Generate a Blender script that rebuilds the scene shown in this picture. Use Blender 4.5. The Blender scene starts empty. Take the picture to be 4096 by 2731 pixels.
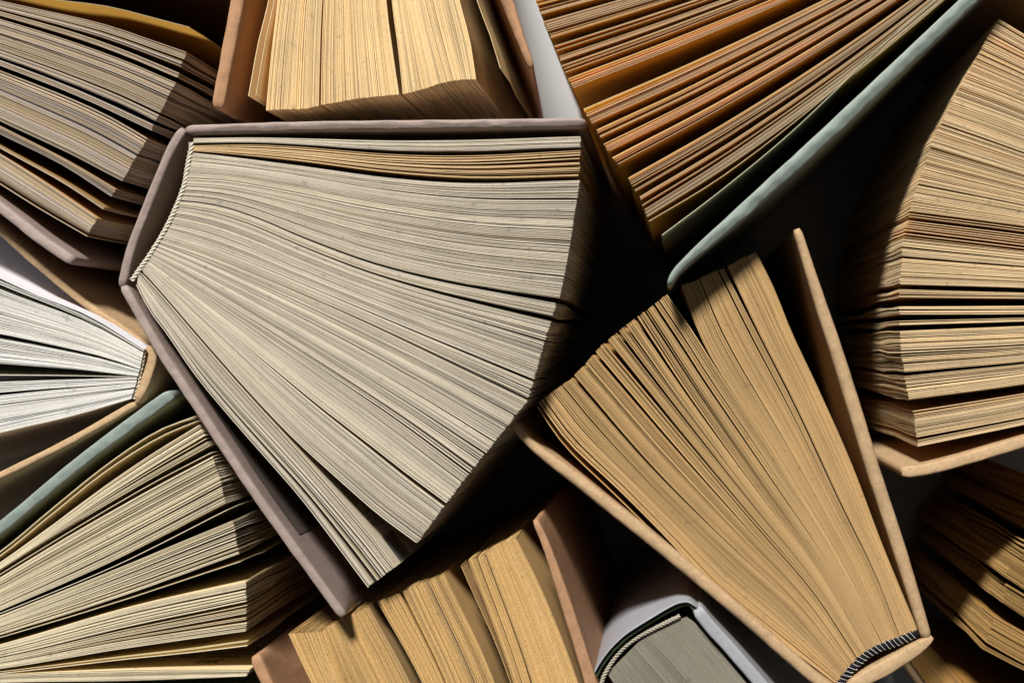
import bpy, math, random
import numpy as np
from mathutils import Vector, noise as mnoise

# ------------------------------------------------------------------ camera, light, exposure
scene = bpy.context.scene
COL = scene.collection
LENS = 50.0
FPX = LENS / 36.0 * 4096.0          # focal length in photograph pixels
NX, NY = 2700.0, 1385.0             # point of the photograph straight below the lens
CAM_H = 0.667                       # lens height above the table

cam_d = bpy.data.cameras.new('camera')
cam_d.lens = LENS
cam_d.sensor_width = 36.0
cam_d.shift_x = -(NX - 2048.0) / 4096.0
cam_d.shift_y = (NY - 1365.5) / 4096.0
cam_d.clip_start = 0.01
cam_d.clip_end = 50.0
cam_d.dof.use_dof = True
cam_d.dof.focus_distance = CAM_H - 0.198
cam_d.dof.aperture_fstop = 9.0
cam = bpy.data.objects.new('camera', cam_d)
cam.location = (0, 0, CAM_H)
COL.objects.link(cam)
scene.camera = cam

world = bpy.data.worlds.new('World')
scene.world = world
world.use_nodes = True
bg = world.node_tree.nodes['Background']
bg.inputs[0].default_value = (0.93, 0.97, 1.0, 1)
bg.inputs[1].default_value = 0.078

# one key lamp: the window light that comes in from the top of the picture
TRAVEL = Vector((0.20, -0.98))
ELEV = math.radians(42)
ldir = Vector((TRAVEL.x * math.cos(ELEV), TRAVEL.y * math.cos(ELEV), -math.sin(ELEV))).normalized()
key_d = bpy.data.lights.new('window_light', 'AREA')
key_d.shape = 'DISK'
key_d.size = 0.55
key_d.energy = 146.0
key_d.color = (1.0, 0.965, 0.92)
key = bpy.data.objects.new('window_light', key_d)
key.location = Vector((-0.06, 0.0, 0.2)) - ldir * 3.0
key.rotation_euler = ldir.to_track_quat('-Z', 'Y').to_euler()
COL.objects.link(key)

vs = scene.view_settings
vs.view_transform = 'Standard'
vs.look = 'None'
vs.exposure = 0.0
vs.gamma = 1.0
vs.use_curve_mapping = False
scene.cycles.use_denoising = True
scene.cycles.denoising_prefilter = 'NONE'
scene.cycles.sample_clamp_indirect = 2.0
scene.cycles.denoising_input_passes = 'RGB_ALBEDO_NORMAL'
scene.cycles.max_bounces = 8
scene.cycles.diffuse_bounces = 6
scene.cycles.transmission_bounces = 8

# ------------------------------------------------------------------ helpers
def W(pts, z):
    """photograph pixels (N,2) seen at height z -> world xy"""
    p = np.asarray(pts, float)
    k = (CAM_H - z) / FPX
    return np.stack([(p[..., 0] - NX) * k, -(p[..., 1] - NY) * k], -1)

PXM = (CAM_H - 0.2) / FPX            # metres per pixel at the books' top edges

def spline(pts, n):
    """smooth curve through pts, n points evenly spaced along it"""
    p = np.asarray(pts, float)
    if len(p) > 2:
        d = np.sqrt(((p[1:] - p[:-1]) ** 2).sum(1)) ** 0.5
        t = np.concatenate([[0], np.cumsum(d)])
        m = np.zeros_like(p)
        for i in range(len(p)):
            if i == 0: m[i] = (p[1] - p[0]) / (t[1] - t[0])
            elif i == len(p) - 1: m[i] = (p[-1] - p[-2]) / (t[-1] - t[-2])
            else:
                a = (p[i] - p[i-1]) / (t[i] - t[i-1]); b = (p[i+1] - p[i]) / (t[i+1] - t[i])
                m[i] = (a * (t[i+1] - t[i]) + b * (t[i] - t[i-1])) / (t[i+1] - t[i-1])
        out = []
        for i in range(len(p) - 1):
            h = t[i+1] - t[i]
            u = np.linspace(0, 1, 24, endpoint=(i == len(p) - 2))[:, None]
            out.append((2*u**3 - 3*u**2 + 1) * p[i] + (u**3 - 2*u**2 + u) * h * m[i]
                       + (-2*u**3 + 3*u**2) * p[i+1] + (u**3 - u**2) * h * m[i+1])
        p = np.concatenate(out)
    d = np.sqrt(((p[1:] - p[:-1]) ** 2).sum(1))
    t = np.concatenate([[0], np.cumsum(d)])
    tt = np.linspace(0, t[-1], n)
    return np.stack([np.interp(tt, t, p[:, 0]), np.interp(tt, t, p[:, 1])], -1)

def normals2(c):
    t = np.gradient(c, axis=0)
    t /= np.linalg.norm(t, axis=1)[:, None] + 1e-12
    return np.stack([-t[:, 1], t[:, 0]], -1)

def mesh_from(name, verts, faces, mats, parent, midx=None, smooth=True, tint=None):
    me = bpy.data.meshes.new(name)
    v = np.asarray(verts, float) - np.array(parent_loc(parent))
    me.from_pydata(v.tolist(), [], faces if isinstance(faces, list) else faces.tolist())
    for m in mats: me.materials.append(m)
    if midx is not None:
        me.polygons.foreach_set('material_index', np.asarray(midx, np.int32))
    if smooth:
        me.polygons.foreach_set('use_smooth', np.ones(len(me.polygons), bool))
    if tint is not None:
        a = me.attributes.new('tint', 'FLOAT_COLOR', 'POINT')
        a.data.foreach_set('color', np.asarray(tint, np.float32).ravel())
    me.update()
    o = bpy.data.objects.new(name, me)
    COL.objects.link(o)
    if parent is not None: o.parent = parent
    return o

def parent_loc(p):
    x = np.zeros(3)
    while p is not None:
        x = x + np.array(p.location); p = p.parent
    return x

def book(px, py, label):
    o = bpy.data.objects.new('book', None)
    o.empty_display_size = 0.02
    xy = W([(px, py)], 0.2)[0]
    o.location = (xy[0], xy[1], 0)
    o['label'] = label
    o['category'] = 'book'
    o['group'] = 'books standing on end'
    COL.objects.link(o)
    return o

# ------------------------------------------------------------------ materials
def new_mat(name):
    m = bpy.data.materials.new(name)
    m.use_nodes = True
    nt = m.node_tree
    nt.nodes.clear()
    out = nt.nodes.new('ShaderNodeOutputMaterial')
    return m, nt, out

def N(nt, t, **kw):
    n = nt.nodes.new(t)
    for k, v in kw.items():
        if k.startswith('i_'): n.inputs[k[2:]].default_value = v
        else: setattr(n, k, v)
    return n

def paper_mat(name, edge, face, transl=0.32, grain=0.12):
    """returns (cut edge material, page face material)"""
    mats = []
    for kind, col in (('edge', edge), ('face', face)):
        m, nt, out = new_mat(name + '_' + kind)
        L = nt.links.new
        at = N(nt, 'ShaderNodeAttribute', attribute_name='tint')
        tc = N(nt, 'ShaderNodeTexCoord')
        n1 = N(nt, 'ShaderNodeTexNoise'); n1.inputs['Scale'].default_value = 1500 if kind == 'edge' else 900
        n1.inputs['Detail'].default_value = 4; n1.inputs['Roughness'].default_value = 0.7
        L(tc.outputs['Object'], n1.inputs['Vector'])
        n2 = N(nt, 'ShaderNodeTexNoise'); n2.inputs['Scale'].default_value = 55
        n2.inputs['Detail'].default_value = 4
        L(tc.outputs['Object'], n2.inputs['Vector'])
        r1 = N(nt, 'ShaderNodeMapRange'); r1.inputs[1].default_value = 0.25; r1.inputs[2].default_value = 0.75
        r1.inputs[3].default_value = 1 - grain if kind == 'edge' else 0.95; r1.inputs[4].default_value = 1 + grain if kind == 'edge' else 1.04
        L(n1.outputs['Fac'], r1.inputs[0])
        r2 = N(nt, 'ShaderNodeMapRange'); r2.inputs[1].default_value = 0.3; r2.inputs[2].default_value = 0.7
        r2.inputs[3].default_value = 0.95; r2.inputs[4].default_value = 1.05
        L(n2.outputs['Fac'], r2.inputs[0])
        mu0 = N(nt, 'ShaderNodeMath', operation='MULTIPLY')
        L(r1.outputs[0], mu0.inputs[0]); L(r2.outputs[0], mu0.inputs[1])
        n4 = N(nt, 'ShaderNodeTexNoise'); n4.inputs['Scale'].default_value = 330; n4.inputs['Detail'].default_value = 2
        L(tc.outputs['Object'], n4.inputs['Vector'])
        r4 = N(nt, 'ShaderNodeMapRange'); r4.inputs[1].default_value = 0.66; r4.inputs[2].default_value = 0.74
        r4.inputs[3].default_value = 1.0; r4.inputs[4].default_value = 0.78
        L(n4.outputs['Fac'], r4.inputs[0])
        mu = N(nt, 'ShaderNodeMath', operation='MULTIPLY')
        L(mu0.outputs[0], mu.inputs[0]); L(r4.outputs[0], mu.inputs[1])
        mx = N(nt, 'ShaderNodeMix', data_type='RGBA', blend_type='MULTIPLY'); mx.inputs[0].default_value = 1
        mx.inputs[6].default_value = (*col, 1)
        L(at.outputs['Color'], mx.inputs[7])
        sc = N(nt, 'ShaderNodeVectorMath', operation='SCALE')
        L(mx.outputs[2], sc.inputs[0]); L(mu.outputs[0], sc.inputs['Scale'])
        d = N(nt, 'ShaderNodeBsdfDiffuse'); d.inputs['Roughness'].default_value = 0.5
        L(sc.outputs[0], d.inputs['Color'])
        t = N(nt, 'ShaderNodeBsdfTranslucent')
        L(sc.outputs[0], t.inputs['Color'])
        ms = N(nt, 'ShaderNodeMixShader'); ms.inputs[0].default_value = transl if kind == 'face' else 0.05
        L(d.outputs[0], ms.inputs[1]); L(t.outputs[0], ms.inputs[2])
        bp = N(nt, 'ShaderNodeBump'); bp.inputs['Strength'].default_value = 0.2 if kind == 'edge' else 0.1
        bp.inputs['Distance'].default_value = 0.0003
        L(n1.outputs['Fac'], bp.inputs['Height'])
        L(bp.outputs[0], d.inputs['Normal'])
        L(ms.outputs[0], out.inputs[0])
        mats.append(m)
    return mats

def cover_mat(name, col, fibre=0.14, rough=0.72):
    m, nt, out = new_mat(name)
    L = nt.links.new
    tc = N(nt, 'ShaderNodeTexCoord')
    mp = N(nt, 'ShaderNodeMapping'); mp.inputs['Scale'].default_value = (1, 1, 0.45)
    L(tc.outputs['Object'], mp.inputs[0])
    n1 = N(nt, 'ShaderNodeTexNoise'); n1.inputs['Scale'].default_value = 750
    n1.inputs['Detail'].default_value = 5; n1.inputs['Roughness'].default_value = 0.75
    n1.inputs['Distortion'].default_value = 0.8
    n2 = N(nt, 'ShaderNodeTexNoise'); n2.inputs['Scale'].default_value = 90
    n2.inputs['Detail'].default_value = 6
    n3 = N(nt, 'ShaderNodeTexNoise'); n3.inputs['Scale'].default_value = 3800
    n3.inputs['Detail'].default_value = 2
    for n in (n1, n2, n3): L(mp.outputs[0], n.inputs['Vector'])
    r1 = N(nt, 'ShaderNodeMapRange'); r1.inputs[1].default_value = 0.25; r1.inputs[2].default_value = 0.75
    r1.inputs[3].default_value = 1 - fibre; r1.inputs[4].default_value = 1 + fibre
    L(n1.outputs['Fac'], r1.inputs[0])
    r2 = N(nt, 'ShaderNodeMapRange'); r2.inputs[1].default_value = 0.3; r2.inputs[2].default_value = 0.7
    r2.inputs[3].default_value = 0.95; r2.inputs[4].default_value = 1.05
    L(n2.outputs['Fac'], r2.inputs[0])
    mu = N(nt, 'ShaderNodeMath', operation='MULTIPLY')
    L(r1.outputs[0], mu.inputs[0]); L(r2.outputs[0], mu.inputs[1])
    sc = N(nt, 'ShaderNodeVectorMath', operation='SCALE'); sc.inputs[0].default_value = col
    L(mu.outputs[0], sc.inputs['Scale'])
    p = N(nt, 'ShaderNodeBsdfPrincipled')
    p.inputs['Roughness'].default_value = rough
    p.inputs['Specular IOR Level'].default_value = 0.32
    L(sc.outputs[0], p.inputs['Base Color'])
    ad = N(nt, 'ShaderNodeMath', operation='MULTIPLY_ADD'); ad.inputs[1].default_value = 0.5
    L(n3.outputs['Fac'], ad.inputs[0]); L(n1.outputs['Fac'], ad.inputs[2])
    bp = N(nt, 'ShaderNodeBump'); bp.inputs['Strength'].default_value = 0.28; bp.inputs['Distance'].default_value = 0.0004
    L(ad.outputs[0], bp.inputs['Height']); L(bp.outputs[0], p.inputs['Normal'])
    L(p.outputs[0], out.inputs[0])
    return m

def plain_mat(name, col, rough=0.8, var=0.1, scale=900):
    m, nt, out = new_mat(name)
    L = nt.links.new
    tc = N(nt, 'ShaderNodeTexCoord')
    n1 = N(nt, 'ShaderNodeTexNoise'); n1.inputs['Scale'].default_value = scale; n1.inputs['Detail'].default_value = 4
    L(tc.outputs['Object'], n1.inputs['Vector'])
    r1 = N(nt, 'ShaderNodeMapRange'); r1.inputs[1].default_value = 0.25; r1.inputs[2].default_value = 0.75
    r1.inputs[3].default_value = 1 - var; r1.inputs[4].default_value = 1 + var
    L(n1.outputs['Fac'], r1.inputs[0])
    sc = N(nt, 'ShaderNodeVectorMath', operation='SCALE'); sc.inputs[0].default_value = col
    L(r1.outputs[0], sc.inputs['Scale'])
    p = N(nt, 'ShaderNodeBsdfPrincipled'); p.inputs['Roughness'].default_value = rough
    p.inputs['Specular IOR Level'].default_value = 0.25
    L(sc.outputs[0], p.inputs['Base Color']); L(p.outputs[0], out.inputs[0])
    return m

INK = plain_mat('printing_ink', (0.03, 0.028, 0.025), 0.7, 0.2)
GREY_INK = plain_mat('grey_printing_ink', (0.16, 0.155, 0.145), 0.7, 0.25, 3000)
MAUVE = cover_mat('mauve_paper', (0.36, 0.278, 0.245), 0.2, 0.5)
BROWN = cover_mat('terracotta_kraft_paper', (0.47, 0.262, 0.14), 0.16)
KRAFT = cover_mat('kraft_paper', (0.53, 0.36, 0.20), 0.28)
SAGE = cover_mat('sage_green_paper', (0.30, 0.36, 0.32), 0.14, 0.55)
LILAC = cover_mat('grey_lilac_jacket_paper', (0.40, 0.405, 0.435), 0.06, 0.55)
CLOTH = cover_mat('dark_green_book_cloth', (0.055, 0.085, 0.04), 0.6, 0.8)
BOUNCE_END = cover_mat('white_bounce_endpaper', (0.74, 0.73, 0.75), 0.03)  # added lining for an unseen inner face, throws light back on the flyleaf
ENDP = cover_mat('dark_brown_endpaper', (0.10, 0.078, 0.065), 0.08)
CREAM_THREAD = plain_mat('cream_thread', (0.74, 0.69, 0.56), 0.6, 0.1, 4000)
GREY_THREAD = plain_mat('dusty_thread', (0.46, 0.42, 0.33), 0.7, 0.1, 4000)
BLACK_THREAD = plain_mat('black_thread', (0.012, 0.012, 0.015), 0.6, 0.3, 4000)
WHITE_THREAD = plain_mat('white_thread', (0.75, 0.74, 0.70), 0.6, 0.1, 4000)

# ------------------------------------------------------------------ page builder
def leaves(parent, name, guides, n, edge_face, z=0.198, thick=0.24, sig=0.5, big=0.04, seed=1,
           zj=0.25, lj=0.25, tint=0.10, hue=0.03, sway=0.6, S=22, label=None, tilt=(0, 0), wave=0.05, dens=1.6):
    """n paper leaves standing on edge. guides: curves from spine to fore-edge in photograph pixels at the
    leaves' top edge; the leaves are spread between them, evenly at the spine, unevenly at the fore-edge."""
    rng = np.random.RandomState(seed)
    if n > 3:
        n = int(n * dens); thick = thick / dens ** 0.6
    G = np.stack([spline(g, S) for g in guides])
    K = len(G)
    if K > 1:
        gu = np.concatenate([[0], np.cumsum(np.linalg.norm(G[1:, -1] - G[:-1, -1], axis=1))])
        gu /= gu[-1]
    w = np.exp(sig * rng.randn(max(n - 1, 1)))
    w *= np.where(rng.rand(len(w)) < big, rng.uniform(3, 6, len(w)), 1)
    U = np.concatenate([[0], np.cumsum(w)]); U /= U[-1]
    s = np.linspace(0, 1, S)
    m = s ** 1.15
    zrows = np.array([0.0, 0.005, 0.013, 0.026, 0.05, 0.10])
    R = len(zrows) + 1
    V, F, MI, T = [], [], [], []
    base = 0
    ph = rng.rand(6) * 6.28
    for i in range(n):
        if K == 1:
            c = G[0].copy()
        else:
            u = np.clip((1 - m) * (i / (n - 1)) + m * U[i], 0, 1)
            j = np.clip(np.searchsorted(gu, u, side='right') - 1, 0, K - 2)
            f = ((u - gu[j]) / (gu[j + 1] - gu[j]))[:, None]
            idx = np.arange(S)
            c = G[j, idx] * (1 - f) + G[j + 1, idx] * f
        zt = z + 1e-3 * zj * rng.randn() * 0.5 + 1e-3 * zj * 0.5 * math.sin(i * 0.21 + ph[0])
        xy = W(c, zt)
        nr = normals2(xy)
        # gentle waves of the paper
        xy = xy + nr * (1e-3 * wave * s * (np.sin(s * 7 + ph[1] + 0.06 * i) + 0.5 * np.sin(s * 15 + ph[2] + 0.11 * i)))[:, None]
        # slightly unequal lengths
        tdir = xy[-1] - xy[-2]; tdir /= np.linalg.norm(tdir) + 1e-9
        dl = 1e-3 * lj * (0.35 * rng.randn() + 0.5 * math.sin(U[min(i, len(U) - 1)] * 9 + ph[3]) + 0.4 * mnoise.noise(Vector((U[min(i, len(U) - 1)] * 40, ph[1], 0))))
        xy = xy + np.outer(s ** 4, tdir * dl)
        h = 0.5e-3 * thick * rng.uniform(0.8, 1.2)
        b = rng.randn()
        tn = (1 + tint * b + 0.5 * tint * math.sin(i * 0.13 + ph[4]))
        hu = hue * rng.randn()
        if rng.rand() < 0.05: tn *= 0.80; hu += 0.12
        tc = [max(tn * (1 + hu * 0.3), .2), max(tn, .2), max(tn * (1 - hu), .2), 1]
        sw = 1e-3 * sway
        rows = []
        for d in list(zrows) + [zt - 0.002]:
            dd = min(d / 0.05, 1.4)
            off = nr * ((s ** 1.5) * sw * dd * (math.sin(i * 0.17 + ph[5] + d * 60) + 0.5 * math.sin(i * 0.41 + d * 130 + ph[0])))[:, None]
            rows.append((xy + off + np.array(tilt) * d / 0.2, zt - d))
        # top ribbon; the cut edge is a little rough
        rg = 1e-3 * 0.010 * rng.randn(S)[:, None]
        a = rows[0][0] + nr * h + nr * rg; bb = rows[0][0] - nr * h + nr * rg
        zz = np.full((S, 1), zt) + 1e-3 * 0.02 * rng.randn(S)[:, None]
        V.append(np.concatenate([np.hstack([a, zz]), np.hstack([bb, zz])]))
        k = np.arange(S - 1)
        F.append(np.stack([base + k, base + S + k, base + S + k + 1, base + k + 1], 1)); MI.append(np.zeros(S - 1, int))
        base += 2 * S
        # the sheet itself
        grid = [np.hstack([p + (nr * rg if r == 0 else 0), zz - 2e-5 if r == 0 else np.full((S, 1), zv)]) for r, (p, zv) in enumerate(rows)]
        V.append(np.concatenate(grid))
        for r in range(R - 1):
            F.append(np.stack([base + r * S + k, base + r * S + k + 1, base + (r + 1) * S + k + 1, base + (r + 1) * S + k], 1)); MI.append(np.ones(S - 1, int))
        base += R * S
        # fore-edge
        for e in (S - 1,):
            pts = []
            for p, zv in rows:
                pts.append([*(p[e] + nr[e] * h), zv]); pts.append([*(p[e] - nr[e] * h), zv])
            V.append(np.array(pts))
            kk = np.arange(R - 1) * 2
            F.append(np.stack([base + kk, base + kk + 1, base + kk + 3, base + kk + 2], 1)); MI.append(np.zeros(R - 1, int))
            base += 2 * R
        T.append(np.tile(tc, (base - sum(len(t) for t in T), 1)))
    o = mesh_from(name, np.concatenate(V), np.concatenate(F), list(edge_face), parent, np.concatenate(MI), True, np.concatenate(T))
    if n > 1: o['kind'] = 'stuff'
    if label: o['label'] = label
    return o

# ------------------------------------------------------------------ cover builder
def side_offset(outer, thick, toward):
    o = np.asarray(outer, float)
    nr = normals2(o)
    mid = o[len(o) // 2]
    if np.dot(nr[len(o) // 2], np.array(toward) - mid) < 0: nr = -nr
    return nr

def board(parent, name, outer, thick, toward, mat, z=0.201, lean=(0, 0), fold_end=None, crumple=0.25, seed=3,
          S=150, z0=0.0, label=None, endpaper=None, dz=0.0, rad=0.0007, slope=0.22):
    """paper covered board standing on edge. outer: outer top edge in photograph pixels; thick in pixels (number or
    list along the board); toward: a pixel on the inner side; fold_end: 'start'/'end', the fore-edge end whose
    turned-in paper folds away from the corner."""
    c = W(spline(outer, S), z)
    tw = W([toward], z)[0]
    nr = side_offset(c, 0, tw)
    th = np.interp(np.linspace(0, 1, S), np.linspace(0, 1, len(np.atleast_1d(thick))), np.atleast_1d(thick)) * PXM
    arc = np.concatenate([[0], np.cumsum(np.linalg.norm(c[1:] - c[:-1], axis=1))])
    rnd = random.Random(seed)
    ox, oy = rnd.random() * 50, rnd.random() * 50
    # cross-section: outer face up, over the rounded top, inner face down
    depth = [z - z0, 0.15, 0.10, 0.06, 0.035, 0.022, 0.014, 0.008, 0.004]
    prof = [('o', d, 0.0) for d in depth]
    for a in (0, 30, 60, 90, -.3, -.45, -.6, -.78, 90.01, 120, 150, 180): prof.append(('t', None, a))
    prof += [('i', d, 1.0) for d in depth[::-1]]
    V = []
    for k, (kind, d, a0_) in enumerate(prof):
        row = []
        for i in range(S):
            a = a0_
            e = arc[i] if fold_end == 'start' else arc[-1] - arc[i]
            t = th[i]
            q = Vector((c[i][0] * 90 + ox, c[i][1] * 90 + oy, (d or 0) * 60))
            wob = 0.55e-3 * crumple * (mnoise.noise(q) + 0.5 * mnoise.noise(q * 2.7) + 0.35 * mnoise.noise(q * 6.3))
            endr = min(1.0, math.sqrt(max(0.0, min(arc[i], arc[-1] - arc[i]) + 0.0002) / 0.0022))   # rounded ends
            if kind == 't':
                r = min(t * 0.42, rad * (1 + 0.5 * mnoise.noise(Vector((arc[i] * 160 + ox, oy, 0)))))
                if a < 0:
                    x, zz, a = r + (t - 2 * r) * -a, z, 90
                else:
                    ang = math.radians(a)
                    x = (r - r * math.cos(ang)) if a <= 90 else (t - r - r * math.cos(ang))
                    zz = z - r + r * math.sin(ang)
                brk = 0.42 + 0.30 * mnoise.noise(Vector((arc[i] * 170 + oy, ox, 1))) + 0.12 * mnoise.noise(Vector((arc[i] * 480 + oy, ox, 3)))
                zz -= max(0.0, x / t - brk) * t * slope
                zz -= (1 - endr) * 0.0012
                zz += dz * i / (S - 1)
                dep = z - zz
            else:
                x = 0.0 if kind == 'o' else t
                zz = z - d + (dz * i / (S - 1) if d < 0.05 else 0)
                dep = d
            x = t * 0.5 + (x - t * 0.5) * (0.55 + 0.45 * endr)
            if kind == 'i' and fold_end:
                flap = max(0.0, min(dep, 0.034) / 2.7 - e)
                x -= min(flap * 0.26, t * 0.85)
            if kind == 't' : wob *= math.sin(math.radians(a)) * 0.7 + 0.3; zz += wob * 0.8 + 0.25e-3 * crumple * mnoise.noise(Vector((arc[i] * 300, a * 0.03, ox)))
            if kind != 't': wob *= max(0.15, 0.6 - dep * 30)
            f = dep / 0.2
            p = c[i] + nr[i] * (x + wob) + np.array(lean) * PXM * f
            row.append((p[0], p[1], zz))
        V.append(row)
    P_ = len(prof)
    V = np.array(V).reshape(-1, 3)
    F = []
    for k in range(P_ - 1):
        for i in range(S - 1):
            F.append((k * S + i, k * S + i + 1, (k + 1) * S + i + 1, (k + 1) * S + i))
    # end caps: strips joining outer and inner rows
    half = P_ // 2
    for e in (0, S - 1):
        for k in range(half - 1):
            a, b = k, P_ - 1 - k
            a2, b2 = k + 1, P_ - 2 - k
            f = [a * S + e, a2 * S + e, b2 * S + e, b * S + e]
            F.append(tuple(f if e == 0 else f[::-1]))
    o = mesh_from(name, V, F, [mat], parent)
    if label: o['label'] = label
    if endpaper:
        d0, e0, m2 = endpaper
        vs_, fs_ = [], []
        idx = [i for i in range(S) if (arc[i] if fold_end == 'start' else arc[-1] - arc[i]) > e0]
        for i in idx:
            for d in (d0, 0.03, 0.06, 0.12, z - z0 - 0.004):
                p = c[i] + nr[i] * (th[i] + 0.00025) + np.array(lean) * PXM * d / 0.2
                vs_.append((p[0], p[1], z - d))
        for a in range(len(idx) - 1):
            for b in range(4):
                fs_.append((a * 5 + b, a * 5 + b + 1, a * 5 + b + 6, a * 5 + b + 5))
        mesh_from('endpaper', vs_, fs_, [m2], o)
    return o

def rope(parent, name, path, mats, z, r=0.00055, strands=3, pitch=0.0032, rr=0.00052, S=None, flat=0.8, fleck=None):
    """twisted cord along a pixel path"""
    c = W(spline(path, 160), z)
    arc = np.concatenate([[0], np.cumsum(np.linalg.norm(c[1:] - c[:-1], axis=1))])
    n = int(arc[-1] / pitch * 12)
    tt = np.linspace(0, arc[-1], n)
    cx = np.stack([np.interp(tt, arc, c[:, 0]), np.interp(tt, arc, c[:, 1])], -1)
    nr = normals2(cx)
    tg = np.stack([nr[:, 1], -nr[:, 0]], -1)
    V, F, MI = [], [], []
    base = 0
    M = 6
    rnd = np.random.RandomState(5)
    for k in range(strands):
        flk = np.repeat((rnd.rand(n // 3 + 2) < (fleck or 0)).astype(int), 3)[:n - 1]
        ph = tt / pitch * 2 * math.pi + k * 2 * math.pi / strands
        jit = np.interp(tt, np.linspace(0, tt[-1], 60), rnd.uniform(0.75, 1.2, 60))
        px = cx + nr * (rr * jit * np.cos(ph))[:, None]
        pz = z + rr * flat * np.sin(ph)
        for j in range(M):
            a = 2 * math.pi * j / M
            V.append(np.hstack([px + nr * (r * math.cos(a)), (pz + r * math.sin(a))[:, None]]))
        for j in range(M):
            j2 = (j + 1) % M
            i = np.arange(n - 1)
            F.append(np.stack([base + j * n + i, base + j * n + i + 1, base + j2 * n + i + 1, base + j2 * n + i], 1))
            MI.append(np.full(n - 1, k % len(mats)) if fleck is None else flk)
        base += M * n
    return mesh_from(name, np.concatenate(V), np.concatenate(F), mats, parent, np.concatenate(MI))

def print_on(parent, name, text, leaf_px, z, start, depth, size, mat, toward, reverse=False, off=0.00028, shear=0.0, bold=0.0, tracking=1.0):
    """flat print on the face of a standing leaf. start: metres from the leaf's fore-edge, depth: metres below its top"""
    cu = bpy.data.curves.new('t', 'FONT')
    cu.body = text; cu.size = size; cu.shear = shear; cu.offset = bold; cu.space_character = tracking; cu.resolution_u = 2
    ob = bpy.data.objects.new('t', cu)
    COL.objects.link(ob)
    bpy.context.view_layer.update()
    dg = bpy.context.evaluated_depsgraph_get()
    me = bpy.data.meshes.new_from_object(ob.evaluated_get(dg))
    v = np.empty(len(me.vertices) * 3); me.vertices.foreach_get('co', v); v = v.reshape(-1, 3)
    faces = [tuple(p.vertices) for p in me.polygons]
    bpy.data.objects.remove(ob); bpy.data.meshes.remove(me); bpy.data.curves.remove(cu)
    return flat_on(parent, name, v[:, 0], v[:, 1], faces, leaf_px, z, start, depth, mat, toward, reverse, off)

def flat_on(parent, name, vx, vy, faces, leaf_px, z, start, depth, mat, toward, reverse, off):
    c = W(spline(leaf_px, 200), z)[::-1]           # from the fore-edge
    nr = side_offset(c, 0, W([toward], z)[0])
    arc = np.concatenate([[0], np.cumsum(np.linalg.norm(c[1:] - c[:-1], axis=1))])
    s = start + (-vx if reverse else vx)
    x = np.interp(s, arc, c[:, 0] + nr[:, 0] * off); y = np.interp(s, arc, c[:, 1] + nr[:, 1] * off)
    return mesh_from(name, np.stack([x, y, z - depth + vy], -1), faces, [mat], parent, smooth=False)

def lerp_pts(a, b, t): return [tuple(np.array(p) * (1 - t) + np.array(q) * t) for p, q in zip(a, b)]

# ------------------------------------------------------------------ the table
TABLE = plain_mat('white_table_paper', (0.44, 0.44, 0.445), 0.6, 0.04, 30)
me = bpy.data.meshes.new('table_surface')
me.from_pydata([(-1.2, -1.2, 0), (1.2, -1.2, 0), (1.2, 1.2, 0), (-1.2, 1.2, 0), (-1.2, -1.2, -.02), (1.2, -1.2, -.02), (1.2, 1.2, -.02), (-1.2, 1.2, -.02)], [],
               [(0, 1, 2, 3), (7, 6, 5, 4), (0, 4, 5, 1), (1, 5, 6, 2), (2, 6, 7, 3), (3, 7, 4, 0)])
me.materials.append(TABLE)
tb = bpy.data.objects.new('table_surface', me)
tb['kind'] = 'structure'; tb['label'] = 'white table top under the standing books'
COL.objects.link(tb)

# ------------------------------------------------------------------ A: the big mauve book in the middle
PA = paper_mat('grey_cream_page', (0.72, 0.65, 0.525), (0.68, 0.60, 0.46), 0.36)
PY = paper_mat('yellowed_page', (0.73, 0.54, 0.30), (0.70, 0.46, 0.19), 0.45)
A = book(1400, 1200, 'largest open book, mauve cover, thick fan of grey cream pages, braided cream headband')
zA, zp = 0.204, 0.2030
c = (1500, 1200)
board(A, 'front_board', [(740, 500), (1200, 486), (1800, 478), (2340, 471)], 37, c, MAUVE, zA, crumple=0.45, seed=1, slope=0.4)
board(A, 'spine', [(716, 505), (664, 593), (603, 735), (542, 888), (501, 1001), (466, 1142)], 34, c, MAUVE, zA, crumple=0.3, seed=2)
board(A, 'back_board', [(473, 1150), (617, 1402), (722, 1562), (877, 1797), (1000, 1980), (1358, 2478)], 36, c, MAUVE, zA, fold_end='end', crumple=0.4, seed=3,
      endpaper=(0.0085, 0.03, ENDP))
a0 = [(775, 555), (1000, 552), (1183, 555), (1565, 564), (1884, 561), (2322, 548)]
a0b = [(772, 572), (1000, 570), (1183, 577), (1565, 600), (1884, 603), (2322, 588)]
a0c = [(770, 584), (1000, 580), (1183, 588), (1565, 618), (1884, 624), (2322, 603)]
a1 = [(768, 604), (864, 611), (1183, 643), (1565, 692), (1884, 714), (2314, 705)]
a1b = [(766, 612), (864, 622), (1183, 662), (1565, 714), (1884, 734), (2318, 722)]
a2 = [(742, 722), (900, 730), (1150, 772), (1500, 840), (1900, 893), (2292, 908)]
a3 = [(715, 800), (850, 815), (1010, 862), (1219, 950), (1480, 1045), (1741, 1112), (2003, 1158), (2240, 1190)]
a3b = [(714, 803), (850, 820), (1010, 868), (1219, 957), (1480, 1054), (1741, 1123), (2003, 1174), (2228, 1214)]
a4 = [(640, 960), (780, 1005), (1000, 1090), (1400, 1262), (1800, 1450), (2108, 1598)]
a5 = [(600, 1025), (760, 1120), (1200, 1395), (1600, 1660), (1892, 1875)]
a6 = [(566, 1078), (640, 1160), (800, 1345), (1000, 1570), (1172, 1751), (1356, 1919), (1509, 2052), (1668, 2170)]
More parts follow.
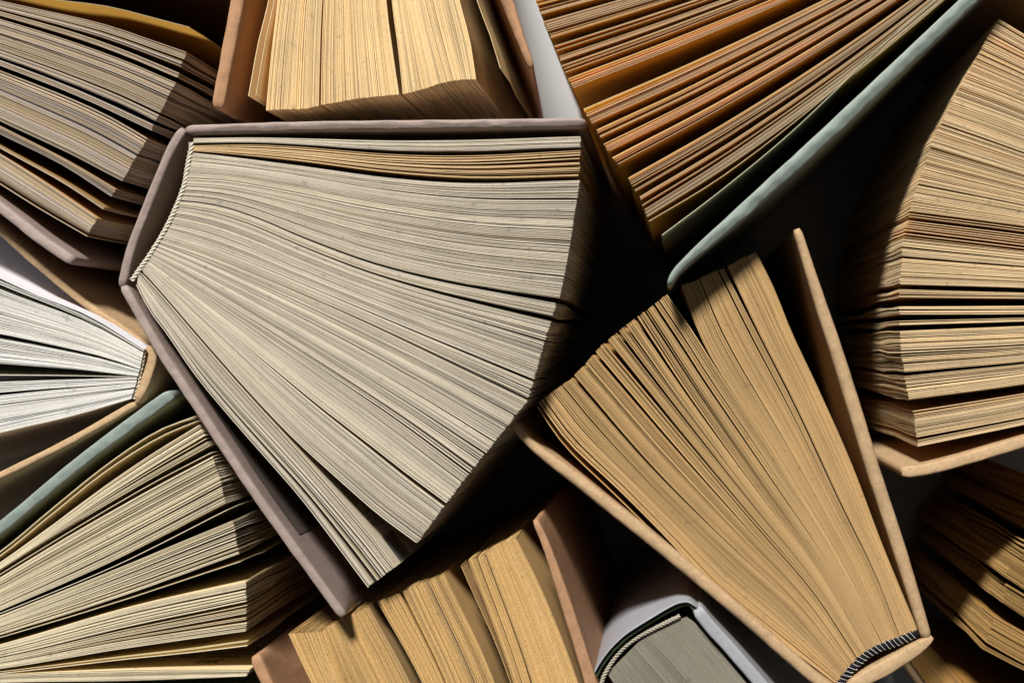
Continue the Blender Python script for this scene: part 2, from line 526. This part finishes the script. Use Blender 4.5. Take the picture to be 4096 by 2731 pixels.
a7 = [(560, 1090), (636, 1172), (796, 1360), (990, 1580), (1115, 1716), (1203, 1814), (1356, 1990), (1484, 2140), (1580, 2266)]
a8 = [(545, 1138), (596, 1237), (666, 1332), (772, 1486), (842, 1575), (982, 1738), (1100, 1872), (1203, 1991), (1356, 2190), (1474, 2348)]
leaves(A, 'page_section', [a0, a0b], 10, PA, zp, 0.26, 0.3, seed=11)
leaves(A, 'page_section', [a0c, a1], 16, PY, zp, 0.26, 0.6, 0.08, seed=12, label='yellowed leaves among the grey ones')
leaves(A, 'page_section', [a1b, a2, a3], 92, PA, zp, 0.25, 0.5, 0.012, seed=13, dens=2.1, tint=0.09)
leaves(A, 'page_section', [a3b, a4, a5, a6], 210, PA, zp, 0.25, 0.5, 0.010, seed=14, lj=0.45, dens=2.0, tint=0.09)
pg = leaves(A, 'page', [a7], 1, PA, zp, 0.2, seed=15, label='loose leaf with printed text and a grey striped corner')
leaves(A, 'page_section', [lerp_pts(a7, a7, 0)[:0] or [(x - 5, y + 5) for x, y in a7], [(x + 4, y - 6) for x, y in a8]], 15, PA, zp, 0.24, 0.9, 0.15, seed=16)
leaves(A, 'page', [a8], 1, PA, zp, 0.3, seed=17)
rope(A, 'headband', [(766, 570), (764, 598), (751, 664), (738, 736), (725, 776), (700, 838), (669, 904), (628, 975), (588, 1036), (552, 1087), (528, 1122)],
     [CREAM_THREAD], 0.2030, r=0.00044, strands=3, pitch=0.0042, rr=0.00046)
tw = (2300, 1400)
for k, (tx, st, dp) in enumerate([('моточную  пошло  сухо  было', 0.0150, 0.0105), ('стук.  На  рассвете  он', 0.0140, 0.0145), ('та  же  песня  с  утра', 0.0140, 0.0185),
                                  ('уже  знали  об  этом', 0.0140, 0.0225)]):
    print_on(pg, 'printed_text', tx, a7, zp, st, dp, 0.0030, INK, tw, bold=0.00004, tracking=1.15)
vx, vy, fs = [], [], []
for k, (y0, y1) in enumerate([(0, .0008), (.0012, .0028), (.0032, .0042), (.0046, .0078), (.0083, .0092), (.0096, .0128), (.0132, .0141), (.0145, .0172)]):
    b = len(vx); vx += [0.0004, 0.0104, 0.0104, 0.0004]; vy += [-y0, -y0, -y1, -y1]; fs.append((b, b + 1, b + 2, b + 3))
flat_on(pg, 'printed_stripes', np.array(vx), np.array(vy), fs, a7, zp, 0.0, 0.0092, GREY_INK, tw, False, 0.00028)

# ------------------------------------------------------------------ B: top left
PB = paper_mat('tan_grey_page', (0.55, 0.45, 0.335), (0.62, 0.38, 0.14), 0.4)
B = book(300, 400, 'mauve covered open book at the top left, grey tan pages in split wedges')
zc, zp = 0.201, 0.198
c = (200, 450)
board(B, 'back_board', [(-1050, 115), (0, 858), (140, 968), (278, 1063)], 42, c, MAUVE, zc, fold_end=None, seed=21)
board(B, 'front_board', [(-1000, -560), (0, -330), (900, -190)], 42, c, MAUVE, zc, seed=22)
board(B, 'spine', [(-1010, -555), (-1110, -220), (-1055, 105)], 40, c, MAUVE, zc, seed=23)
leaves(B, 'page', [[(-1000, -285), (0, -45), (224, 0), (421, 25), (596, 67), (758, 109)]], 1, paper_mat('amber_leaf', (0.62, 0.52, 0.38), (0.88, 0.52, 0.12), 0.5), zp, 0.25, seed=20, label='loose leaf standing off the block, glowing amber')
L_ = -1000
for k, (g, n, sg) in enumerate([
    ([[(L_, -240), (0, 5), (421, 100), (596, 158), (745, 210)], [(L_, -215), (0, 62), (300, 150), (500, 222), (709, 309)]], 17, .7),
    ([[(L_, -205), (0, 78), (300, 172), (520, 252), (702, 331)], [(L_, -120), (0, 228), (300, 340), (480, 415), (624, 484)]], 36, .35),
    ([[(L_, -115), (0, 242), (300, 357), (614, 500)], [(L_, -102), (0, 262), (300, 380), (606, 521)]], 5, .4),
    ([[(L_, -95), (0, 284), (300, 403), (450, 473), (589, 554)], [(L_, -5), (0, 484), (280, 615), (400, 678), (488, 723)]], 42, .3),
    ([[(L_, 0), (0, 504), (250, 632), (463, 758)], [(L_, 12), (0, 535), (250, 660), (445, 786)]], 7, .4),
    ([[(L_, 25), (0, 583), (250, 720), (421, 828)], [(L_, 30), (0, 592), (250, 729), (415, 837)]], 3, .3),
    ([[(L_, 38), (0, 618), (200, 745), (389, 873)], [(L_, 92), (0, 736), (180, 848), (347, 944)]], 23, .25)]):
    leaves(B, 'page_section', g, n, PB, zp, 0.26, sg, 0.03, seed=200 + k, hue=0.12, tint=0.16)

# ------------------------------------------------------------------ C: top centre
PC = paper_mat('cream_yellow_page', (0.92, 0.715, 0.40), (0.90, 0.67, 0.34), 0.45)
C = book(1480, 0, 'brown covered open book at the top centre, thick block of yellow cream pages')
zc, zp = 0.200, 0.197
c = (1480, 100)
board(C, 'front_board', [(1130, -1200), (921, 0), (843, 428)], [50, 58, 48], c, BROWN, zc, fold_end='end', crumple=0.4, seed=31)
board(C, 'back_board', [(1690, -1200), (2053, 0), (2137, 264)], [45, 92, 26], c, BROWN, zc, lean=(-150, 0), fold_end=None, crumple=0.8, seed=32, rad=0.0022)
board(C, 'spine', [(1135, -1205), (1420, -1260), (1690, -1205)], 40, c, BROWN, zc, seed=33)
leaves(C, 'page', [[(1250, -1150), (1075, 0), (1035, 160), (994, 383)]], 1, PC, zp, 0.22, seed=34)
leaves(C, 'page', [[(1255, -1150), (1097, 0), (1062, 160), (1023, 383)]], 1, PC, zp, 0.22, seed=35)
leaves(C, 'page_section', [[(1270, -1150), (1112, 0), (1085, 220), (1065, 440)], [(1340, -1150), (1240, 0), (1228, 220), (1221, 437)], [(1390, -1150), (1320, 0), (1312, 210), (1310, 415)],
                           [(1430, -1150), (1420, 0), (1428, 200), (1438, 392)], [(1480, -1150), (1545, 0), (1568, 190), (1596, 380)]], 116, PC, zp, 0.28, 0.38, 0.003, seed=36, tint=0.07, dens=2.3)
leaves(C, 'page_section', [[(1485, -1150), (1568, 0), (1592, 190), (1612, 378)], [(1515, -1150), (1690, 0), (1740, 200), (1776, 332)],
                           [(1540, -1150), (1770, 0), (1812, 180), (1846, 317)], [(1560, -1150), (1836, 0), (1878, 159), (1903, 317)]], 66, PC, zp, 0.28, 0.38, 0.004, seed=37, tint=0.07, dens=2.3)
leaves(C, 'page', [[(1590, -1150), (1907, 0), (1960, 140), (2002, 274)]], 1, PC, zp, 0.25, seed=38, label='loose flyleaf standing off the block')

# ------------------------------------------------------------------ D: top right, amber pages
PD = paper_mat('amber_page', (0.53, 0.42, 0.265), (0.91, 0.61, 0.14), 0.54)
PE_ = paper_mat('greenish_endpaper', (0.55, 0.52, 0.38), (0.34, 0.34, 0.22), 0.15)
D = book(3000, 400, 'sage green covered open book at the top right, amber brown pages')
zc, zp = 0.206, 0.2025
board(D, 'back_board', [(2664, 1134), (2690, 1082), (2740, 1025), (2891, 882), (3300, 505), (3827, 9), (4110, -260)][::-1], [54, 56, 58, 58, 54, 26], (3600, 900), SAGE, zc, crumple=0.5, seed=41, slope=0.5)
board(D, 'front_board', [(2185, -45), (2900, -260), (3860, -540)], 42, (3000, 200), SAGE, zc - 0.004, seed=42)
board(D, 'spine', [(3880, -545), (4080, -450), (4120, -300)], 40, (3000, 200), SAGE, zc, seed=43)
foreD = np.array([(2110, -60), (2151, 18), (2183, 111), (2214, 178), (2267, 303), (2299, 365), (2334, 437), (2383, 517), (2428, 597), (2472, 659), (2512, 713), (2557, 789), (2593, 878)], float)
def guideD(y):
    fx = np.interp(y, foreD[:, 1], foreD[:, 0])
    t = (y + 60) / 940
    sp = np.array((3880, -470)) * (1 - t) + np.array((4060, -240)) * t
    f = np.array((fx, y))
    nrm = np.array((0.55, 0.83))
    return [tuple(sp), tuple(sp * .6 + f * .4 + nrm * 42 * t), tuple(sp * .25 + f * .75 + nrm * 36 * t), tuple(f)]
for k, (y0, y1) in enumerate([(-4, 20), (38, 58), (88, 152), (186, 206), (228, 244), (262, 292), (316, 352), (437, 492), (521, 550), (576, 604), (630, 660), (713, 764), (789, 868)]):
    leaves(D, 'page_section', [guideD(y0), guideD(y1)], max(4, int((y1 - y0) / 6.2)), PD, zp, 0.24, 0.7, 0.08, seed=400 + k, hue=0.06, tint=0.14)
leaves(D, 'page', [[(4062, -235), (3693, 42), (3337, 358), (2891, 704), (2597, 884)]], 1, PD, zp, 0.22, seed=45, label='last amber leaf of the block')
leaves(D, 'page', [[(4075, -225), (3738, 0), (3515, 196), (3159, 535), (2891, 757), (2648, 940)]], 1, PE_, zp, 0.3, seed=46, label='pale green endpaper leaf')

# ------------------------------------------------------------------ E: right edge, cream pages
PE = paper_mat('warm_cream_page', (0.84, 0.66, 0.40), (0.86, 0.62, 0.31), 0.48)
E = book(4000, 1000, 'open book at the right edge, warm cream pages over a kraft board')
zc, zp = 0.196, 0.193
c = (4200, 1200)
board(E, 'back_board', [(3612, 1912), (3700, 1902), (3826, 1871), (4096, 1792), (5400, 1430)], 46, c, KRAFT, zc, crumple=0.4, seed=51)
board(E, 'front_board', [(3960, -260), (4700, 300), (5430, 1020)], 42, c, KRAFT, zc, seed=52)  # corner extended out of view to keep light off the table behind
board(E, 'spine', [(5440, 1040), (5500, 1220), (5420, 1420)], 42, c, KRAFT, zc, seed=53)
e = [
    [(5400, 1110), (4700, 570), (4300, 265), (3994, 78)],
    [(5400, 1130), (4700, 735), (4300, 510), (4096, 412), (3854, 319)],
    [(5400, 1145), (4700, 880), (4300, 745), (4096, 680), (3730, 560)],
    [(5400, 1160), (4700, 1010), (4300, 935), (4096, 903), (3637, 843)],
    [(5400, 1170), (4700, 1075), (4300, 1030), (4096, 1005), (3614, 946)],
    [(5400, 1200), (4700, 1168), (4300, 1158), (4096, 1150), (3599, 1136)],
    [(5400, 1205), (4700, 1185), (4300, 1176), (4096, 1172), (3597, 1159)],
    [(5400, 1210), (4700, 1197), (4300, 1195), (4096, 1193), (3597, 1188)],
    [(5400, 1215), (4700, 1215), (4300, 1222), (4096, 1224), (3597, 1227)],
    [(5400, 1235), (4700, 1262), (4300, 1278), (4096, 1284), (3598, 1300)],
    [(5400, 1240), (4700, 1275), (4300, 1298), (4096, 1305), (3600, 1325)],
    [(5400, 1255), (4700, 1320), (4300, 1358), (4096, 1376), (3603, 1400)],
    [(5400, 1285), (4700, 1430), (4300, 1505), (4096, 1538), (3636, 1600)],
    [(5400, 1292), (4700, 1450), (4300, 1537), (4096, 1575), (3654, 1646)],
    [(5400, 1320), (4700, 1540), (4300, 1652), (4096, 1698), (3671, 1784)]]
for k, (i0, i1, n, sg) in enumerate([(0, 1, 36, .7), (1, 2, 48, .4), (2, 3, 50, .45)]):
    leaves(E, 'page_section', [e[i0], e[i1]], n, PE, zp, 0.25, sg, 0.025, seed=500 + k, tint=0.07, dens=2.1)
leaves(E, 'page_section', [[(x, y + 12) for x, y in e[3]], [(x, y - 12) for x, y in e[4]]], 5, PE, zp, 0.25, .5, seed=505)
for k, (i0, i1, n, sg) in enumerate([(4, 5, 34, .5), (6, 7, 4, .5), (8, 9, 10, .6), (10, 11, 15, .5), (11, 12, 34, .7), (13, 14, 25, .5)]):
    leaves(E, 'page_section', [e[i0], e[i1]] if i0 != 11 else [[(x, y + 8) for x, y in e[11]], e[12]], n, PE, zp, 0.27, sg, 0.08, seed=510 + k, sway=0.55, tint=0.07, dens=1.9)

# ------------------------------------------------------------------ F: kraft book in front
PF = paper_mat('tan_page', (0.61, 0.41, 0.19), (0.60, 0.35, 0.115), 0.32)
Fb = book(2900, 1900, 'kraft covered open book at the lower right, tan page fan, black and white headband')
zc, zp = 0.194, 0.1905
c = (2800, 1800)
board(Fb, 'front_board', [(2028, 1690), (2117, 1795), (2315, 1957), (2607, 2191), (2911, 2442), (3238, 2725), (3400, 2850)], [26, 48, 52, 52, 50, 48, 46], c, KRAFT, zc, crumple=0.35, seed=61, rad=0.0016, slope=0.1)
board(Fb, 'back_board', [(3732, 2550), (3635, 2220), (3518, 1858), (3402, 1484), (3261, 1075), (3205, 909)], [44, 54, 56, 56, 50, 34], c, KRAFT, zc, crumple=0.35, seed=62, rad=0.0016, slope=0.1)
board(Fb, 'spine', [(3742, 2560), (3678, 2618), (3576, 2688), (3474, 2738), (3405, 2775)], [30, 52, 60, 56, 46], (3300, 2300), KRAFT, zc, crumple=0.3, seed=63)
f0 = [(3348, 2735), (3086, 2535), (2864, 2360), (2654, 2138), (2467, 1951), (2269, 1764), (2155, 1607)]
f1 = [(3385, 2680), (3168, 2430), (2934, 2215), (2584, 1869), (2280, 1519)]
f2 = [(3430, 2640), (3250, 2370), (3000, 2080), (2690, 1715), (2409, 1379)]
f3 = [(3475, 2605), (3275, 2270), (3014, 1916), (2757, 1554), (2560, 1258)]
f4 = [(3530, 2580), (3345, 2220), (3115, 1850), (2865, 1475), (2776, 1334), (2668, 1180)]
f4b = [(3535, 2578), (3347, 2220), (3118, 1849), (2870, 1472), (2796, 1329), (2730, 1142)]
f5 = [(3598, 2552), (3500, 2301), (3356, 2008), (3174, 1620), (3020, 1320), (2893, 1072)]
f5b = [(3602, 2550), (3505, 2301), (3364, 2008), (3184, 1620), (3032, 1320), (2910, 1064)]
f6 = [(3672, 2518), (3624, 2408), (3518, 2150), (3402, 1846), (3261, 1531), (3168, 1332), (3092, 1145), (3022, 1007)]
leaves(Fb, 'page_section', [f0, f1, f2], 84, PF, zp, 0.26, 0.7, 0.05, seed=601, dens=1.6)
leaves(Fb, 'page_section', [[(x + 4, y - 4) for x, y in f2], f3, f4], 68, PF, zp, 0.26, 0.8, 0.09, seed=602, dens=1.5)
leaves(Fb, 'page_section', [f4b, f5], 40, PF, zp, 0.27, 0.3, 0.02, seed=603, dens=2.0)
leaves(Fb, 'page_section', [f5b, f6], 32, PF, zp, 0.28, 0.3, 0.02, seed=604, dens=2.0)
leaves(Fb, 'page', [[(3345, 2740), (3078, 2545), (2850, 2372), (2640, 2155), (2450, 1968), (2255, 1778), (2150, 1628)]], 1, PF, zp, 0.3, seed=65, label='loose outer leaf')
rope(Fb, 'headband', [(3690, 2522), (3631, 2547), (3586, 2564), (3525, 2586), (3461, 2621), (3413, 2666), (3379, 2706), (3345, 2750)],
     [BLACK_THREAD], 0.1905, r=0.00055, strands=4, pitch=0.0036, rr=0.0009)
rope(Fb, 'headband_stitch', [(3660, 2537), (3631, 2548), (3586, 2566), (3525, 2588), (3461, 2623), (3413, 2668), (3379, 2708), (3345, 2752)],
     [WHITE_THREAD], 0.1906, r=0.00024, strands=2, pitch=0.0031, rr=0.00128)

# ------------------------------------------------------------------ G: bottom right corner
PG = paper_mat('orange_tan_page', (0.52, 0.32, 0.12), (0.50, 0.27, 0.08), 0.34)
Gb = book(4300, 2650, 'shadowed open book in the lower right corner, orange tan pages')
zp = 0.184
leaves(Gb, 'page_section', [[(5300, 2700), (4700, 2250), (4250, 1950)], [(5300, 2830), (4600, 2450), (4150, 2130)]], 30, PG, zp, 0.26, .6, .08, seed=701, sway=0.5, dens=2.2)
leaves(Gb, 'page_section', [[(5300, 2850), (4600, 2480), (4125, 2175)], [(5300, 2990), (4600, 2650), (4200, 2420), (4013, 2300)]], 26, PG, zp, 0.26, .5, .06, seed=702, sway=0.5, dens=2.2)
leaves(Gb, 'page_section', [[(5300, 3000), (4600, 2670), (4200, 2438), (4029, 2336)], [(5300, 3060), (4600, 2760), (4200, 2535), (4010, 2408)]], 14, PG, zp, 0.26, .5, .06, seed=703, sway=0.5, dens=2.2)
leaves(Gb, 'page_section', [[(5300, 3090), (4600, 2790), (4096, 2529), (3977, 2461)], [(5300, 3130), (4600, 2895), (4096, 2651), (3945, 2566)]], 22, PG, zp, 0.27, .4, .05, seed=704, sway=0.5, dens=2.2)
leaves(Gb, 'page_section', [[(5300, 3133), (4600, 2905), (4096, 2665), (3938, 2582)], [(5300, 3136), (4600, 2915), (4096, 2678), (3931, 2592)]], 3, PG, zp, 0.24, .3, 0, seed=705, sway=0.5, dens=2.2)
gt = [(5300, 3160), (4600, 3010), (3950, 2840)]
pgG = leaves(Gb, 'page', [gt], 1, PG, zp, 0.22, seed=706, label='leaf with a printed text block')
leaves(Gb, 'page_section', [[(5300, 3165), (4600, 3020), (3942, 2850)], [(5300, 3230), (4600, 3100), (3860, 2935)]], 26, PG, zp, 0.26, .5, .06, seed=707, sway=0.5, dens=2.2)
lines = ['прошло немного времени и все', 'вернулись домой, где их ждали', 'старые книги, письма, газеты', 'и долгий вечерний разговор о', 'том, как было прежде в этом',
         'городе у реки, за мостом,', 'когда весной цвели сады и', 'шумели тополя под окнами']
for k, tx in enumerate(lines):
    print_on(pgG, 'printed_text', tx, gt, zp, 0.016, 0.022 + 0.0052 * k, 0.0036, INK, (3900, 2000), bold=0.00003)
board(Gb, 'back_board', [(3850, 3010), (4600, 3200), (5330, 3320)], 42, (4500, 2600), KRAFT, zp + 0.003, seed=71)

# ------------------------------------------------------------------ H: grey book with lilac jacket
PH = paper_mat('dusty_grey_page', (0.31, 0.285, 0.225), (0.42, 0.38, 0.28), 0.15)
Hb = book(2850, 2800, 'closed grey paged book in a pale lilac jacket with green cloth showing')
zc, zp = 0.195, 0.1915
hp = [(2345, 2860), (2350, 2760), (2372, 2692), (2422, 2612), (2491, 2541), (2561, 2493), (2678, 2424), (2717, 2407), (2756, 2405), (2795, 2430)]
board(Hb, 'jacket_spine', hp, 7, (2700, 2700), LILAC, zc, crumple=0.12, seed=81)
board(Hb, 'cloth_spine', [(x + 7, y + 9) for x, y in hp[:-1]] + [(2800, 2470)], 14, (2700, 2700), CLOTH, zc - 0.0012, crumple=0.25, seed=82)
board(Hb, 'back_board', [(2806, 2420), (2850, 2478), (2950, 2590), (3066, 2725), (3750, 3540)], 50, (2700, 2800), LILAC, zc, crumple=0.2, seed=83, slope=0.0)
board(Hb, 'front_board', [(2340, 2880), (2480, 3150), (3050, 3880)], 40, (2900, 3000), LILAC, zc, crumple=0.2, seed=84)
leaves(Hb, 'page_section', [[(2745, 2468), (2790, 2505), (2893, 2622), (2985, 2731), (3690, 3560)], [(2580, 2540), (2650, 2610), (2760, 2740), (3350, 3720)], [(2430, 2690), (2470, 2750), (2570, 2900), (3090, 3820)]],
       96, PH, zp, 0.34, 0.12, 0.0, seed=801, zj=0.05, lj=0.1, tint=0.05, hue=0.01, wave=0.03, sway=0.05)
rope(Hb, 'headband', [(2405, 2735), (2414, 2706), (2452, 2640), (2495, 2589), (2561, 2541), (2648, 2497), (2720, 2462)], [GREY_THREAD], 0.1920, r=0.00042, strands=3, pitch=0.0036, rr=0.00042)

# ------------------------------------------------------------------ I: bottom, golden pages
PI = paper_mat('golden_page', (0.68, 0.45, 0.19), (0.60, 0.38, 0.16), 0.34, 0.24)
Ib = book(1750, 2600, 'brown covered open book at the bottom, golden tan page block with wide splits')
zc, zp = 0.197, 0.1945
c = (1700, 2900)
board(Ib, 'front_board', [(997, 2631), (1041, 2731), (1750, 3960)], 44, c, BROWN, zc, fold_end='start', crumple=0.4, seed=91)
board(Ib, 'back_board', [(2150, 2074), (2195, 2167), (2273, 2375), (2356, 2627), (2390, 2731), (2720, 3700)], [26, 44, 50, 60, 62, 45], c, BROWN, zc, crumple=0.6, seed=92, slope=0.1)
board(Ib, 'spine', [(1760, 3965), (2250, 3900), (2715, 3710)], 40, c, BROWN, zc, seed=93)
i = [
    [(1900, 3900), (1500, 3200), (1247, 2731), (1154, 2534)],
    [(1920, 3895), (1660, 3250), (1370, 2740), (1288, 2522), ],
    [(1950, 3890), (1720, 3250), (1480, 2735), (1352, 2482)],
    [(2000, 3880), (1850, 3250), (1640, 2731), (1474, 2425)],
    [(2010, 3875), (1890, 3250), (1690, 2731), (1510, 2405)],
    [(2080, 3850), (2000, 3250), (1815, 2731), (1640, 2352)],
    [(2140, 3830), (2120, 3250), (1974, 2731), (1772, 2296)],
    [(2160, 3820), (2170, 3250), (2043, 2731), (1845, 2263)],
    [(2170, 3815), (2185, 3250), (2056, 2731), (1873, 2239)],
    [(2200, 3800), (2240, 3250), (2120, 2731), (1938, 2217)],
    [(2205, 3798), (2248, 3250), (2130, 2731), (1944, 2214)],
    [(2340, 3740), (2440, 3200), (2312, 2731), (2160, 2344), (2063, 2150)]]
leaves(Ib, 'page_section', i[0:4], 66, PI, zp, 0.28, 0.25, 0.0, seed=901, hue=0.08, dens=2.2)
leaves(Ib, 'page_section', i[4:7], 52, PI, zp, 0.27, 0.4, 0.02, seed=902, hue=0.08, tint=0.13, dens=2.0)
pgI = leaves(Ib, 'page', [[(x + 4, y - 1) for x, y in i[6]]], 1, PI, zp, 0.2, seed=94, label='leaf with a line of print')
print_on(pgI, 'printed_text', '•  не  может  комму', [(x + 4, y - 1) for x, y in i[6]], zp, 0.0085, 0.0255, 0.0048, INK, (2500, 2000), bold=0.00002, tracking=1.15)
leaves(Ib, 'page', [i[7]], 1, PI, zp, 0.22, seed=95)
leaves(Ib, 'page_section', i[8:10], 15, PI, zp, 0.26, 0.6, 0.05, seed=903)
leaves(Ib, 'page_section', i[10:12], 44, PI, zp, 0.29, 0.15, 0.0, seed=904, tint=0.1, hue=0.08, dens=2.4)

# ------------------------------------------------------------------ J: bottom left
PJ = paper_mat('ivory_page', (0.82, 0.73, 0.53), (0.85, 0.73, 0.45), 0.42)
Jb = book(500, 2200, 'sage green covered open book at the bottom left, ivory pages with page numbers')
zc, zp = 0.200, 0.197
c = (500, 2300)
board(Jb, 'front_board', [(-520, 2490), (0, 2080), (281, 1846), (480, 1694), (668, 1556)], [44, 44, 46, 46, 48, 50], c, SAGE, zc, fold_end='end', crumple=0.35, seed=101)
board(Jb, 'spine', [(-530, 2490), (-620, 2640), (-560, 2860)], 40, c, SAGE, zc, seed=102)
board(Jb, 'back_board', [(-560, 2870), (200, 2880), (980, 2840)], 42, c, SAGE, zc - 0.004, seed=103)
X = -520
leaves(Jb, 'page', [[(X, 2560), (0, 2205), (210, 2031), (421, 1862), (631, 1722), (793, 1659)]], 1, PJ, zp, 0.22, seed=104)
leaves(Jb, 'page', [[(X, 2565), (0, 2222), (210, 2052), (421, 1885), (640, 1747), (806, 1677)]], 1, PJ, zp, 0.22, seed=105)
jd = [
    ([[(X, 2590), (0, 2250), (210, 2099), (421, 1942), (631, 1801), (800, 1698)], [(X, 2610), (0, 2278), (300, 2090), (600, 1914), (835, 1783)]], 17, .5),
    ([[(X, 2615), (0, 2296), (300, 2112), (600, 1938), (842, 1811)]], 1, 0),
    ([[(X, 2620), (0, 2310), (300, 2128), (600, 1958), (852, 1824)], [(X, 2635), (0, 2375), (300, 2230), (600, 2080), (884, 1933)], [(X, 2650), (0, 2440), (450, 2242), (901, 2010)]], 38, .6),
    ([[(X, 2655), (0, 2452), (450, 2267), (912, 2036)]], 1, 0),
    ([[(X, 2660), (0, 2462), (450, 2282), (700, 2178), (933, 2082)], [(X, 2690), (0, 2538), (500, 2378), (954, 2213)]], 19, .6),
    ([[(X, 2692), (0, 2548), (500, 2396), (961, 2245)]], 1, 0),
    ([[(X, 2700), (0, 2577), (500, 2432), (982, 2325)], [(X, 2715), (0, 2625), (500, 2507), (985, 2403)]], 16, .4),
    ([[(X, 2718), (0, 2632), (500, 2519), (985, 2420)], [(X, 2730), (0, 2672), (500, 2590), (985, 2522)]], 11, .7)]
for k, (g, n, sg) in enumerate(jd):
    leaves(Jb, 'page_section' if n > 1 else 'page', g, n, PJ, zp, 0.25, sg, 0.08, seed=1000 + k, sway=0.8, tint=0.06)
j1 = [(X, 2735), (0, 2685), (500, 2625), (750, 2597), (990, 2564)]
j2 = [(X, 2738), (0, 2692), (500, 2635), (750, 2610), (990, 2581)]
j3 = [(X, 2745), (0, 2697), (500, 2678), (810, 2675), (997, 2677)]
p1 = leaves(Jb, 'page', [j1], 1, PJ, zp, 0.24, seed=106, label='leaf numbered 347')
leaves(Jb, 'page', [j2], 1, PJ, zp, 0.24, seed=107)
p3 = leaves(Jb, 'page', [j3], 1, PJ, zp, 0.24, seed=108, label='leaf numbered 351 with lines of print')
leaves(Jb, 'page_section', [[(x, y + 5) for x, y in j3], [(X, 2765), (0, 2730), (500, 2722), (982, 2704)]], 9, PJ, zp, 0.27, .3, 0, seed=1010, tint=0.05)
tw = (1500, 1800)
print_on(p1, 'page_number', '347', j1, zp, 0.0120, 0.0112, 0.0056, INK, tw, shear=0.35, bold=0.00012, reverse=False)
print_on(p3, 'page_number', '351', j3, zp, 0.0120, 0.0125, 0.0056, INK, tw, shear=0.35, bold=0.00012, reverse=False)
for k, (tx, st) in enumerate([('правом.  Как  раз  помогал', 0.008), ('вечером.  Потом  все  было', 0.006), ('Какие  же  вопросы,  сказал', 0.005), ('он,  если  только  работа', 0.004)]):
    print_on(p3, 'printed_text', tx, j3, zp, st, 0.019 + 0.0048 * k, 0.0034, INK, tw, shear=0.2, bold=0.00004)

# ------------------------------------------------------------------ K: left edge, white pages
PK = paper_mat('white_page', (0.90, 0.885, 0.84), (0.90, 0.88, 0.82), 0.4)
PKF = paper_mat('coated_white_flyleaf', (0.86, 0.86, 0.86), (0.74, 0.72, 0.74), 0.1)
Kb = book(250, 1500, 'kraft covered open book at the left edge, bright white pages')
zc, zp = 0.199, 0.1985
c = (0, 1480)
board(Kb, 'front_board', [(596, 1378), (491, 1302), (351, 1207), (140, 1032), (0, 905), (-1250, -150)], 30, c, KRAFT, zc - 0.009, crumple=0.3, seed=111, fold_end='end', endpaper=(0.012, 0.004, BOUNCE_END))  # board set low, unseen white endpaper added, both to brighten the flyleaf
board(Kb, 'back_board', [(545, 1628), (285, 1776), (0, 1918), (-1250, 2520)], 30, c, KRAFT, zc, crumple=0.3, seed=112)
board(Kb, 'spine', [(592, 1376), (620, 1400), (626, 1430), (608, 1500), (588, 1555), (556, 1618)], [30, 36, 42, 42, 40, 30], c, KRAFT, zc, crumple=0.4, seed=113)
leaves(Kb, 'page', [[(575, 1396), (351, 1260), (140, 1177), (0, 1112), (-1250, 553)]], 1, PKF, zp, 0.22, seed=114, label='smooth white flyleaf')
kd = [
    ([[(574, 1402), (351, 1273), (0, 1126), (-1250, 589)], [(574, 1406), (351, 1280), (0, 1136), (-1250, 608)]], 3, .2),
    ([[(573, 1410), (351, 1292), (0, 1160), (-1250, 650)], [(560, 1475), (412, 1425), (200, 1376), (0, 1334), (-1250, 1114)]], 38, .45),
    ([[(558, 1480), (412, 1438), (200, 1393), (0, 1356), (-1250, 1151)], [(551, 1505), (271, 1474), (0, 1452), (-1250, 1358)]], 24, .4),
    ([[(550, 1507), (271, 1502), (0, 1500), (-1250, 1480)]], 1, 0),
    ([[(548, 1511), (271, 1519), (0, 1528), (-1250, 1578)], [(546, 1528), (217, 1551), (0, 1568), (-1250, 1687)]], 12, .3),
    ([[(545, 1532), (217, 1560), (0, 1582), (-1250, 1712)], [(525, 1594), (281, 1664), (0, 1730), (-1250, 2066)]], 42, .45)]
for k, (g, n, sg) in enumerate(kd):
    leaves(Kb, 'page_section' if n > 1 else 'page', g, n, PK, zp, 0.24, sg * 0.8, 0.02, seed=1100 + k, tint=0.04, hue=0.02, dens=2.0, tilt=(0, 0.009) if n == 1 else (0, 0))
rope(Kb, 'headband', [(578, 1408), (570, 1450), (560, 1500), (548, 1550), (535, 1594)], [CREAM_THREAD], 0.1975, r=0.00032, strands=2, pitch=0.0028, rr=0.0003)
